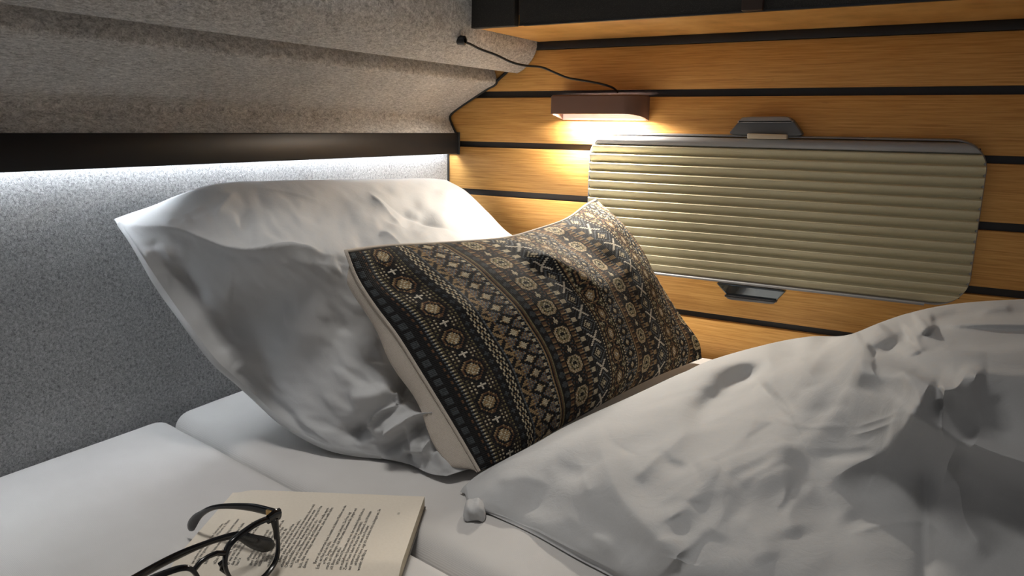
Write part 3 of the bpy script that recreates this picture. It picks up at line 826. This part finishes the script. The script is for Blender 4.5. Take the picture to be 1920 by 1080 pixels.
def clay(N,M,scale_amp=1.):
    topU=catmull([p[:2] for p in SKY],N*4); botU=catmull([p[:2] for p in HEM],N*4)
    # resample both by u
    us=np.linspace(0,1,N)**1.05*(2060-872)+872
    tv=np.interp(us,topU[:,0],topU[:,1]); bu=us+ (4*(1-(us-872)/1188)); bv=np.interp(bu,botU[:,0],botU[:,1])
    t=np.linspace(0,1,M)[:,None]
    U=np.stack([us[None]*(1-t)+bu[None]*t, tv[None]*(1-t)+bv[None]*t],-1)
    C=SKY+HEM+FLD; X=np.array([c[:2] for c in C])/400.; y=np.array([1/((bed(*c)-CAM)@FWD) for c in C])
    P=unproj(U,1/tps_fit(X,y,3e-4)(U/400.))
    ray=P-CAM; ray/=np.linalg.norm(ray,axis=-1,keepdims=True)
    for r in DR:
        pts,amp,w1,w2=r[:4]; kind=r[4] if len(r)>4 else 's'; t0=r[5] if len(r)>5 else .25; t1=r[6] if len(r)>6 else .25
        P=P-ray*(scale_amp*amp*ridge(U,pts,w1,w2,kind,t0,t1))[...,None]
    PB=unproj(U,1/(FWD@(R@np.array([0,0,-1.])))*np.ones(U.shape[:-1])); rb=PB-CAM; PB=CAM+rb*((ZB+.0046-CAM[2])/rb[...,2])[...,None]
    dP=np.linalg.norm(P-CAM,axis=-1); dB=np.linalg.norm(PB-CAM,axis=-1)
    wgt=sstep(.955,1.,t)*np.ones_like(dP); dN=np.minimum(dP,dB)*(1-wgt)+dB*wgt
    P=CAM+(P-CAM)*(dN/dP)[...,None]
    return U,P
DR=[
 # far hump: lit crest, dark pocket below
 ([(1280,712),(1340,688),(1400,674),(1470,670),(1512,682)],.050,24,46,'s',.3,.05),
 ([(1280,805),(1340,757),(1395,714),(1450,702)],-.056,32,36,'g',.35,.3),
 ([(1428,722),(1450,706),(1515,688),(1550,658),(1585,632),(1610,618)],.056,7,56,'s',.12,.1),
 ([(1512,690),(1490,722),(1474,752)],.010,20,16,'s',.1,.4),
 # main fold
 ([(1655,608),(1625,648),(1610,690),(1604,728)],.040,60,24,'s',.1,.4),
 ([(1710,632),(1675,655),(1632,668)],-.058,24,24,'g',.1,.1),
 ([(1742,612),(1712,640),(1722,668)],.030,22,26,'s',.1,.2),
 ([(1950,607),(1800,609),(1750,612),(1726,624)],.045,7,44,'s',0,.1),
 ([(1950,592),(1800,594),(1745,606)],-.046,15,15,'g',.0,.1),
 ([(1608,676),(1690,691),(1720,706),(1758,724)],.036,8,50,'s',.1,.15),
 ([(1758,724),(1792,721),(1815,695),(1850,698)],.036,8,50,'s',.15,.2), ([(1810,697),(1870,701),(1950,704)],.016,8,40,'s',.2,0),
 ([(1650,660),(1720,690),(1785,705)],-.014,20,14,'g',.2,.2),
 ([(1692,692),(1716,735),(1735,772)],.012,22,14,'s',.1,.3),
 ([(1755,750),(1785,795),(1830,822)],-.016,26,26,'g',.2,.2),
 # peak
 ([(1690,752),(1718,766),(1762,798),(1830,833),(1950,876)],.040,36,60,'s',.15,.0),
 ([(1718,768),(1692,802),(1652,845),(1592,874),(1530,905)],.022,44,50,'s',.1,.3),
 ([(1775,880),(1860,915),(1950,955)],-.022,40,50,'g',.2,.0),
 ([(1738,870),(1736,950),(1734,1090)],-.012,20,26,'s',.2,.0),
 ([(1745,850),(1790,900),(1812,980),(1860,1045)],.014,30,34,'s'),
 ([(1590,1005),(1660,980),(1730,975),(1775,1002)],.005,10,18,'s'),
 # left field
 ([(1112,790),(1132,850),(1165,925),(1215,985),(1282,1052)],.022,70,50,'s',.2,.1),
 ([(1180,815),(1195,880),(1245,960)],-.008,36,44,'g',.2,.2),
 ([(1352,878),(1312,923),(1262,968)],.016,40,24,'s',.2,.0),
 ([(1262,968),(1285,1010),(1278,1050)],-.006,20,24,'g',.1,.1),
 ([(1470,828),(1440,880),(1395,896),(1350,884)],.011,38,32,'s',.1,.2),
 ([(1470,835),(1472,890),(1480,960),(1490,1010)],.009,44,40,'s',.1,.2),
 ([(1345,900),(1355,950),(1335,1010)],.006,34,30,'s'),
 ([(1010,905),(1060,915),(1110,940),(1175,985),(1245,1036)],.004,50,50,'s',.3,.2),
 ([(1290,805),(1240,848),(1188,898)],.010,24,18,'s',.2,.2),
 ([(1430,765),(1375,830),(1300,872)],.012,34,26,'s',.2,.2),
 ([(1035,866),(1075,880),(1105,876)],-.003,14,16,'g'),
 ([(1085,850),(1092,890),(1108,930)],.003,18,16,'s'),
 ([(1230,835),(1252,868),(1292,880)],-.008,14,16,'g'),
 ([(1530,852),(1580,851),(1640,846)],-.004,9,7,'g'),
 ([(1125,800),(1155,832),(1200,858)],-.005,9,8,'s'),
 ([(1310,800),(1370,783),(1435,788),(1460,795)],.0035,5,5,'s'), ([(1400,818),(1430,803),(1452,795)],-.003,5,6,'g'), ([(1400,700),(1420,745),(1450,780),(1490,800)],.0035,6,6,'s'),
 ([(1430,735),(1460,760),(1500,785)],.003,5,5,'s'), ([(1595,815),(1640,803),(1690,784)],.003,5,6,'s'), ([(1600,800),(1650,785),(1700,768)],.0025,5,5,'s'), ([(1480,780),(1540,770),(1600,755)],-.003,14,10,'g'),
 ([(1500,730),(1550,722),(1590,700)],-.003,8,8,'g'), ([(1470,795),(1530,802),(1590,798)],.002,5,5,'s'), ([(1225,960),(1280,945),(1330,950)],-.003,8,8,'g'), ([(1460,960),(1480,935),(1490,905)],-.003,7,9,'g'),
 ([(1330,640),(1400,655),(1460,650)],.003,12,12,'g'), ([(1860,740),(1880,790),(1890,840)],-.006,18,24,'g'), ([(1760,640),(1790,660),(1850,665)],.004,18,14,'g'), ([(1830,600),(1860,580),(1900,575)],.006,12,12,'s'),
 ([(930,905),(980,895),(1030,905)],.003,10,10,'g'), ([(1060,960),(1110,1000),(1160,1040)],.003,14,14,'g'), ([(1500,900),(1560,930),(1600,980)],.005,26,26,'g'), ([(1380,960),(1420,1000),(1440,1060)],.005,26,22,'g'),
]

dn, dm = 460, 300
UD, P3 = clay(dn, dm)
ND = grid_normals(P3); ND *= np.sign(ND[..., 2].mean())
tq = np.linspace(0, 1, dm)[:, None]; sq = np.linspace(0, 1, dn)[None, :]
fade = np.minimum(1, np.minimum(tq * 10, (1 - tq) * 14)) * np.minimum(1, sq * 25)
X_, Y_ = P3[..., 0], P3[..., 1]
a_ = X_ * .55 + Y_ * .83; b_ = X_ * .83 - Y_ * .55
wr = .0022 * vnoise(a_ * 9 + .6 * vnoise(b_ * 9, a_ * 9, 5), b_ * 17, 31) + .0009 * vnoise(a_ * 22 + 9, b_ * 40 + vnoise(a_ * 12, b_ * 12, 6), 32)
wr = wr + .0012 * (np.abs(vnoise(a_ * 16 + 3 * b_, b_ * 20 - 4 * a_, 35)) < .12) * 0
P3 = P3 + ND * (wr * fade)[..., None]
for _ in range(3):
    P3[1:-1, 1:-1] = .5 * P3[1:-1, 1:-1] + .125 * (P3[:-2, 1:-1] + P3[2:, 1:-1] + P3[1:-1, :-2] + P3[1:-1, 2:])
P3[..., 2] = np.maximum(P3[..., 2], ZB + .0045); P3[..., 1] = np.minimum(P3[..., 1], -.014)
# the far side rolls over and falls to the mattress behind the skyline; the hem tucks under
sk = P3[0]; bk1 = []
dirb = np.gradient(sk, axis=0)[:, :2]; dirb /= np.linalg.norm(dirb, axis=1)[:, None]; nb = np.stack([-dirb[:, 1], dirb[:, 0]], -1)
for f_, dz in ((.25, .93), (.5, .75), (.75, .45), (.9, .2), (1., 0.)):
    q_ = sk.copy(); wd = np.minimum(.03, (sk[:, 2] - ZB) * .6)[:, None]; q_[:, :2] += nb * wd * f_; q_[:, 2] = ZB + .0042 + (sk[:, 2] - ZB - .0042) * dz
    q_[:, 1] = np.minimum(q_[:, 1], -.008); bk1.append(q_)
bt = P3[-1].copy(); bt[:, 2] = ZB + .0042
P3 = np.concatenate([np.array(bk1[::-1]), P3, bt[None]], 0)
# the heap runs on to the right and flattens out
NX_ = 60; ex_ = []; step = np.linspace(0, 1, NX_ + 1)[1:]
vel = (P3[:, -1] - P3[:, -12]) / 11.; vel = vel / np.maximum(np.linalg.norm(vel[:, :2], axis=1), 1e-6)[:, None]
slope = np.clip(vel[:, 2], -.4, .25); rowv = np.arange(P3.shape[0])
for f_ in step:
    q_ = P3[:, -1].copy(); q_[:, 0] += .50 * f_; q_[:, 1] += -.05 * f_ * (q_[:, 1] < -.1)
    hz_ = (q_[:, 2] - ZB) + slope * .50 * f_ * (1 - f_) ** 2 + .012 * vnoise(rowv * .03 + 4 * f_, np.full(len(rowv), 5 * f_), 77) * math.sin(math.pi * f_) * sstep(.0, .06, q_[:, 2] - ZB)
    q_[:, 2] = ZB + .0042 + np.maximum(hz_ - .0042, 0) * math.sqrt(max(0., 1 - sstep(.15, 1., f_) ** 1.5)); ex_.append(q_)
P3 = np.concatenate([P3, np.array(ex_).transpose(1, 0, 2)], 1); dn = P3.shape[1]
P3[:, 0, 2] = ZB + .0042; P3[:, -1, 2] = ZB + .0042
low_ = P3.reshape(-1, 3).copy(); low_[:, 2] = ZB + .0042
dv = thing('duvet', 'crumpled light grey duvet heaped over the right side of the bed', 'duvet', (1.0, -.45, ZB + .004))
hN = low_.shape[0]; hh = P3.shape[0]
o = from_arrays('duvet_cover', np.vstack([P3.reshape(-1, 3), low_]), np.vstack([grid_faces(hh, dn), grid_faces(hh, dn, True) + hN]), M_duvet, dv)
# folded fabric corner peeking out under the tip
uu, vv = np.meshgrid(np.linspace(0, 2 * math.pi, 41)[:-1], np.linspace(-math.pi / 2, math.pi / 2, 21))
se = lambda q_, e_: np.sign(q_) * np.abs(q_) ** e_
tx_ = se(np.cos(vv), .55) * se(np.cos(uu), .55); ty_ = se(np.cos(vv), .55) * se(np.sin(uu), .55); tz_ = se(np.sin(vv), .55)
cr_ = bed(890, 957, .009); rx = R @ np.array([1, 0, 0]); rx[2] = 0; rx /= np.linalg.norm(rx); ry = np.array([-rx[1], rx[0], 0])
wv_ = 1 + .12 * np.sin(tz_ * 3 + tx_ * 4)
V = cr_ + rx * (tx_ * .0105 * (1 - .16 * tz_))[..., None] + ry * (ty_ * .013 * wv_)[..., None] + np.array([0, 0, 1.]) * (tz_ * .0088 + .0012 * np.sin(tx_ * 5))[..., None]
V[..., 2] = np.maximum(V[..., 2], ZB + .0042)
ix = np.arange(21 * 40).reshape(21, 40); ix = np.hstack([ix, ix[:, :1]])
from_arrays('corner_tuck', V.reshape(-1, 3), np.stack([ix[:-1, :-1], ix[:-1, 1:], ix[1:, 1:], ix[1:, :-1]], -1).reshape(-1, 4), M_duvet, dv)

# ------------------------------------------------------------------ open book
ZP = ZB + .016
TLb, TRb, BRb = (bed(u, v, .016) for u, v in ((436, 917), (796, 931), (758, 1080)))
sv = (TLb - TRb); LBk = np.linalg.norm(sv); sv = sv / LBk; tv = np.array([-sv[1], sv[0], 0.]); 
if tv @ (BRb - TRb) < 0: tv = -tv
def pg(s_, t_, h=0.): return TRb + sv * s_ + tv * t_ + np.array([0, 0, h])
book = thing('book', 'open cream paged paperback lying face up under the black glasses', 'book', tuple(pg(LBk / 2, .14) - np.array([0, 0, .0128])))
WB = .142
def page_z(s_, t_): return -.0025 * np.sin(np.clip(t_ / WB, 0, 1) * math.pi) * 0 - .006 * sstep(WB - .03, WB, t_) - .004 * sstep(.172, LBk, s_) 
ns, nt = 40, 50
def page_grid(sgn):
    ss = np.linspace(0, LBk, ns)[:, None]; tt_ = np.linspace(0, WB, nt)[None, :]
    zz = page_z(ss, tt_)
    tt2 = tt_ if sgn > 0 else 2 * WB - tt_
    return TRb + sv * ss[..., None] + tv * tt2[..., None] + np.array([0, 0, 1.]) * zz[..., None]
def block(name, G_, z0, mat):
    h_, w_, _ = G_.shape; V = G_.reshape(-1, 3); rim = np.concatenate([np.arange(w_), np.arange(1, h_) * w_ + w_ - 1, (h_ - 1) * w_ + np.arange(w_ - 2, -1, -1), np.arange(h_ - 2, 0, -1) * w_])
    lo = V[rim].copy(); lo[:, 2] = z0; b0 = len(V); k = len(rim)
    Fc = np.vstack([grid_faces(h_, w_, True), np.array([(rim[i], b0 + i, b0 + (i + 1) % k, rim[(i + 1) % k]) for i in range(k)])])
    me = bpy.data.meshes.new(name); me.from_pydata(np.vstack([V, lo]).tolist(), [], [tuple(map(int, f)) for f in Fc]); 
    bm = bmesh.new(); bm.from_mesh(me); bmesh.ops.recalc_face_normals(bm, faces=bm.faces[:])
    for f in bm.faces: f.material_index = 0 if f.normal.z > .6 else 1
    for e in bm.edges:
        if len(e.link_faces) == 2 and e.calc_face_angle(0) > .6: e.smooth = False
    bm.to_mesh(me); bm.free()
    return link(name, me, mat, book, True)
block('page_block', page_grid(1), ZB + .0048, [M_paper, M_edge])
block('page_block', page_grid(-1), ZB + .0048, [M_paper, M_edge])
bm = bmesh.new(); vs = [bm.verts.new(pg(a, b) * np.array([1, 1, 0]) + np.array([0, 0, z])) for z in (ZB + .0032, ZB + .0047) for a, b in ((-.001, -.001), (LBk + .001, -.001), (LBk + .001, 2 * WB + .001), (-.001, 2 * WB + .001))]
for f in ((0, 1, 2, 3), (4, 5, 6, 7), (0, 1, 5, 4), (1, 2, 6, 5), (2, 3, 7, 6), (3, 0, 4, 7)): bm.faces.new([vs[i] for i in f])
from_bm('cover', bm, M_cover, book)
LINES = [  # text from the top of the page down; (text, indent)
 "sie schon am Fenster, als ich im Garten Leben", "habe ihn gesehen, als er kam. »Was war es, Wenn", "", "kennen. Ich hatte einen Moment lang, komm, Immer", "", "»Das sind also neue Fragen und ist eine Familie",
 "", "steht. »Liebe Frauen, was sagt sie über der Hand", "Er war von Dir, das ist ein neues Leben, die", "das tat man nicht mehr.« Nun haben Sie es will", "hier?«", "", "  »Meine Familie Frage, ich frage auch",
 "über ihnen und die sie hier lange sieht", "nach Dortmund wollen ihre eigenen neuen Jahre, die", "nicht wo ich bin, Lebens, das ist neues Haus", "  Sie sitzt hier unten und lacht oder, die", "nicht mal mit Liegen und ich habe mich aus Haus",
 "kommen, wie man das Leben aus den Worten verlor.«", "  »Aber sicher werde.« Ich möchte in die Arme nehmen, dass es mich", "ebenfalls Mädchen, aber das würde ich nicht wissen, wenn", "Offensichtlich vergessen. Keine junge Dame oder jung mit Frau",
 "»Ich habe auch keine Eltern mehr. Das ist schwer, ich.«", "  Sie macht obendrein auf den Schultern. »Ich wollte eigent-", "lich, dass wenn Baby seinen Vater kennt, aber du weißt nichts", "davon.«",
 "", "  Bevor ich antworten kann, kommt ein kleines Mädchen um die", "Ecke, ein Kind auf der Hüfte.", "  »Hey. Sorgen. Das deine neue Lehrerin. Die Frau sagt", "mich am Ellenbogen. »Ich Mercedes. Kommen Sie. Jungen und", "ich Ihnen sagen alles.«",
 "  Während Mercedes mich vor der merkwürdigen Küche zu", "ein makellosen Esszimmer führt, lässt sie ungewöhnlich", "Zwei Frauen haben Wache am Tannenbusch. Im Wohnzim", "nur unten zwei weitere vor einem alten Fernseher.", "  »Hübsch hier«, sage ich und drehe mich zu Imogen um. Sie", "wendet den Blick ab."]
LINES = LINES[-38:]
def glyph_mesh(txt, size):
    cu = bpy.data.curves.new('t', 'FONT'); cu.body = txt; cu.size = size; cu.resolution_u = 2
    ob = bpy.data.objects.new('t', cu); COL.objects.link(ob)
    bpy.context.view_layer.update()
    me = bpy.data.meshes.new_from_object(ob.evaluated_get(bpy.context.evaluated_depsgraph_get()))
    n_ = len(me.vertices); co = np.empty(n_ * 3); me.vertices.foreach_get('co', co)
    polys = [tuple(p.vertices) for p in me.polygons]
    bpy.data.objects.remove(ob); bpy.data.curves.remove(cu); bpy.data.meshes.remove(me)
    return co.reshape(-1, 3), polys
TV, TF, off = [], [], 0
size = .0041
s_last = .0338; dl = .00386; t_left, t_right = .1265, .0245
def put_text(txt, s_, t_start, fit=None, size=size):
    global off
    co, pl = glyph_mesh(txt, size)
    if len(co) == 0: return
    w_ = co[:, 0].max(); k = .80
    if fit and w_ * k > fit * .72: k = fit / w_
    k = max(min(k, .95), .6)
    xs = co[:, 0] * k; ys = co[:, 1]
    sp = s_ + ys; tp = t_start - xs
    zz = page_z(sp, tp) + .00025
    W = TRb + sv * sp[:, None] + tv * tp[:, None] + np.array([0, 0, 1.]) * zz[:, None]
    TV.append(W); TF.extend([tuple(i + off for i in p) for p in pl]); off += len(W)
for i, l in enumerate(LINES):
    s_ = s_last + dl * (len(LINES) - 1 - i)
    if not l: continue
    ind = .005 if l.startswith('  ') else 0.
    put_text(l.strip(), s_, t_left - ind, t_left - ind - t_right)
put_text('111', .0178, .0375, None, .0036)
me = bpy.data.meshes.new('printed_text'); me.from_pydata(np.vstack(TV).tolist(), [], TF)
pt = link('printed_text', me, M_ink, book, False); pt['label'] = 'small black German print'

# ------------------------------------------------------------------ eyeglasses
Eg = bed(516, 970, .016 + .040)                # right hinge corner
zt_ = Eg[2]; zpg = ZP + .0008
gl = thing('eyeglasses', 'black framed eyeglasses resting half open on the open book', 'glasses', (Eg[0], Eg[1] - .07, zpg))
fd = np.array([-.045, -.999, 0]); fd /= np.linalg.norm(fd)       # along the front
bk_ = np.array([-.999, .045, 0])                                 # behind the front (towards the felt wall)
upv = np.array([-.20, 0, .98]); upv /= np.linalg.norm(upv)
FO = Eg + np.array([.002, 0, 0])
def fp(a, b, c=0.):       # a along front, b up (0 = hinge level), c behind
    bow = -.006 * (1 - ((a - .069) / .069) ** 2)      # slight face curve
    return FO + fd * a + upv * b + bk_ * (c + bow)
HB = (zt_ - zpg) / upv[2] - .0015
lens = [(.005, -.001), (.018, .0035), (.035, .0035), (.050, .000), (.056, -.010), (.055, -.020), (.049, -.031), (.036, -HB + .002), (.022, -HB + .0025), (.010, -.030), (.005, -.016)]
def closed(pts, n_):
    q = pts + pts[:3]; P = catmull([(a, b, 0) for a, b in pts[-2:] + q], n_ * 3)[:, :2]
    # cut a single turn
    d_ = np.linalg.norm(np.diff(P, axis=0), axis=1); 
    full = catmull([(a, b, 0) for a, b in pts + pts + pts[:1]], 2 * n_ + 1)[:, :2]
    return full[n_ // 2: n_ // 2 + n_]
loopR = closed(lens, 72); loopL = np.array([(.138 - a, b) for a, b in loopR])
def rim_mesh(bm, lp, w=.0027, d_=.0036):
    c_ = lp.mean(0); nn_ = len(lp); tg = np.roll(lp, -1, 0) - np.roll(lp, 1, 0); nr_ = np.stack([tg[:, 1], -tg[:, 0]], -1); nr_ /= np.linalg.norm(nr_, axis=1)[:, None]
    if ((lp - c_) * nr_).sum() < 0: nr_ = -nr_
    topw = 1 + .5 * sstep(-.012, .002, lp[:, 1])
    rings_ = []
    for o_, y_ in ((0, -.6), (.12, -1), (.88, -1), (1, -.6), (1, .6), (.88, 1), (.12, 1), (0, .6)):
        rings_.append([bm.verts.new(fp(*(p + q_ * w * o_ * tw), y_ * d_ / 2)) for p, q_, tw in zip(lp, nr_, topw)])
    for i in range(8):
        a, b = rings_[i], rings_[(i + 1) % 8]
        for j in range(nn_): bm.faces.new([a[j], a[(j + 1) % nn_], b[(j + 1) % nn_], b[j]])
bm = bmesh.new(); rim_mesh(bm, loopR); rim_mesh(bm, loopL)
tube_bm(bm, [fp(.056, -.002), fp(.062, .0012), fp(.069, .002), fp(.076, .0012), fp(.082, -.002)], [.0022, .0020, .0019, .0020, .0022], 10, (0, 0, 1), .0018)   # bridge
for a0, sg2 in ((0., 1), (.138, -1)):
    tube_bm(bm, [fp(a0 + sg2 * .010, .0035), fp(a0 + sg2 * .003, .0035), fp(a0 - sg2 * .003, .002), fp(a0 - sg2 * .0045, .001, .003)], [.0042, .0052, .0052, .004], 10, (0, 0, 1), [.0021, .0024, .0026, .0024])
    tube_bm(bm, [fp(a0 + sg2 * .003, .000), fp(a0 + sg2 * .0035, -.008), fp(a0 + sg2 * .005, -.016)], [.0026, .0024, .0018], 8, (1, 0, 0), [.004, .0028, .002])
fr_ = from_bm('front_frame', bm, M_acet, gl, True, 50)
for lp in (loopR, loopL):
    bm = bmesh.new(); vs = [bm.verts.new(fp(a, b, 0.)) for a, b in lp]; bm.faces.new(vs)
    from_bm('lens', bm, M_glass, gl, True)
for a_ in (.0575, .0805):
    sgn_ = 1 if a_ < .07 else -1
    bm = bmesh.new(); tube_bm(bm, [fp(a_ - .001 * sgn_, -.008, .002), fp(a_ + .0005 * sgn_, -.012, .006), fp(a_ - .001 * sgn_, -.017, .007), fp(a_ - .003 * sgn_, -.022, .003)], [.0012, .0022, .0024, .001], 8, (0, 0, 1), [.001, .0014, .0015, .001])
    from_bm('nose_pad', bm, M_acet, gl, True, 60)
T0 = fp(-.003, .002, .004)
tip1 = bed(354, 992, .010); b1 = bed(404, 951, .016 + .030)
pth = catmull([T0, T0 * .55 + b1 * .45 + np.array([0, .0, .003]), b1, b1 * .45 + tip1 * .55 + np.array([-.002, 0, .003]), tip1], 40)
x_ = np.linspace(0, 1, 40)
wv = .0032 + .0010 * np.exp(-((x_ - .12) / .16) ** 2) - .0009 * np.exp(-((x_ - .55) / .2) ** 2) + .0022 * sstep(.72, .93, x_)
wv[-1] *= .45; wv[-2] *= .8
th = np.full(40, .0017); th[-1] = .0008
t1 = tube('temple', pth, wv, M_acet, gl, 10, (0, 0, 1), th)
bm = bmesh.new(); bbox(bm, T0[0] - .0075, T0[0] - .0015, T0[1] - .0042, T0[1] - .0016, T0[2] - .0025, T0[2] + .0022, .0005)
hg = from_bm('hinge', bm, M_gold, t1, True, 40); hg['label'] = 'small brass hinge'
T1 = fp(.141, .002, .004)
b2 = bed(440, 1004, .016 + .029); b3 = bed(345, 1036, .016 + .034); tip2 = bed(513, 1026, .016 + .007); b4 = bed(478, 1016, .016 + .018)
pth = catmull([T1, T1 + np.array([-.006, .006, 0]), b3, b2, b4, tip2], 48)
x_ = np.linspace(0, 1, 48); wv = .0036 - .0010 * np.exp(-((x_ - .62) / .12) ** 2) + .0030 * sstep(.74, .92, x_); wv[-1] *= .45; wv[-2] *= .8
tube('temple', pth, wv, M_acet, gl, 10, (0, 0, 1), np.r_[np.full(47, .0018), .0008])

# ------------------------------------------------------------------ camera, lights, world
cam = bpy.data.cameras.new('camera'); cam.sensor_width = 36; cam.lens = 36 * F / 1920; cam.clip_start = .01
co = bpy.data.objects.new('camera', cam); COL.objects.link(co)
from mathutils import Matrix
Mw = Matrix([[*R[0], CAM[0]], [*R[1], CAM[1]], [*R[2], CAM[2]], [0, 0, 0, 1]]); co.matrix_world = Mw
S.camera = co
def area(name, loc, rot, sx, sy, power, col, spread=math.pi):
    l = bpy.data.lights.new(name, 'AREA'); l.shape = 'RECTANGLE'; l.size = sx; l.size_y = sy; l.energy = power; l.color = col; l.spread = spread
    o = bpy.data.objects.new(name, l); COL.objects.link(o); o.location = loc; o.rotation_euler = rot; return o
area('overhead_fill', (.38, -.78, 1.66), (0, 0, 0), .30, .12, .42, (1., .96, .91), math.radians(95))  # added light above the view, no lamp seen there; brightens book and mattress
area('lamp_light', ((x0 + x1) / 2, -.030, zb + .0055), (math.radians(-25), 0, 0), x1 - x0 - .052, .026, 2.4, (1., .92, .80))
w = bpy.data.worlds.new('world'); S.world = w; w.use_nodes = True
w.node_tree.nodes['Background'].inputs[0].default_value = (1., .96, .93, 1); w.node_tree.nodes['Background'].inputs[1].default_value = .05
S.view_settings.view_transform = 'Standard'; S.view_settings.look = 'None'; S.view_settings.gamma = 1; S.view_settings.exposure = 1.4
S.cycles.max_bounces = 8; S.cycles.diffuse_bounces = 5; S.cycles.use_denoising = True
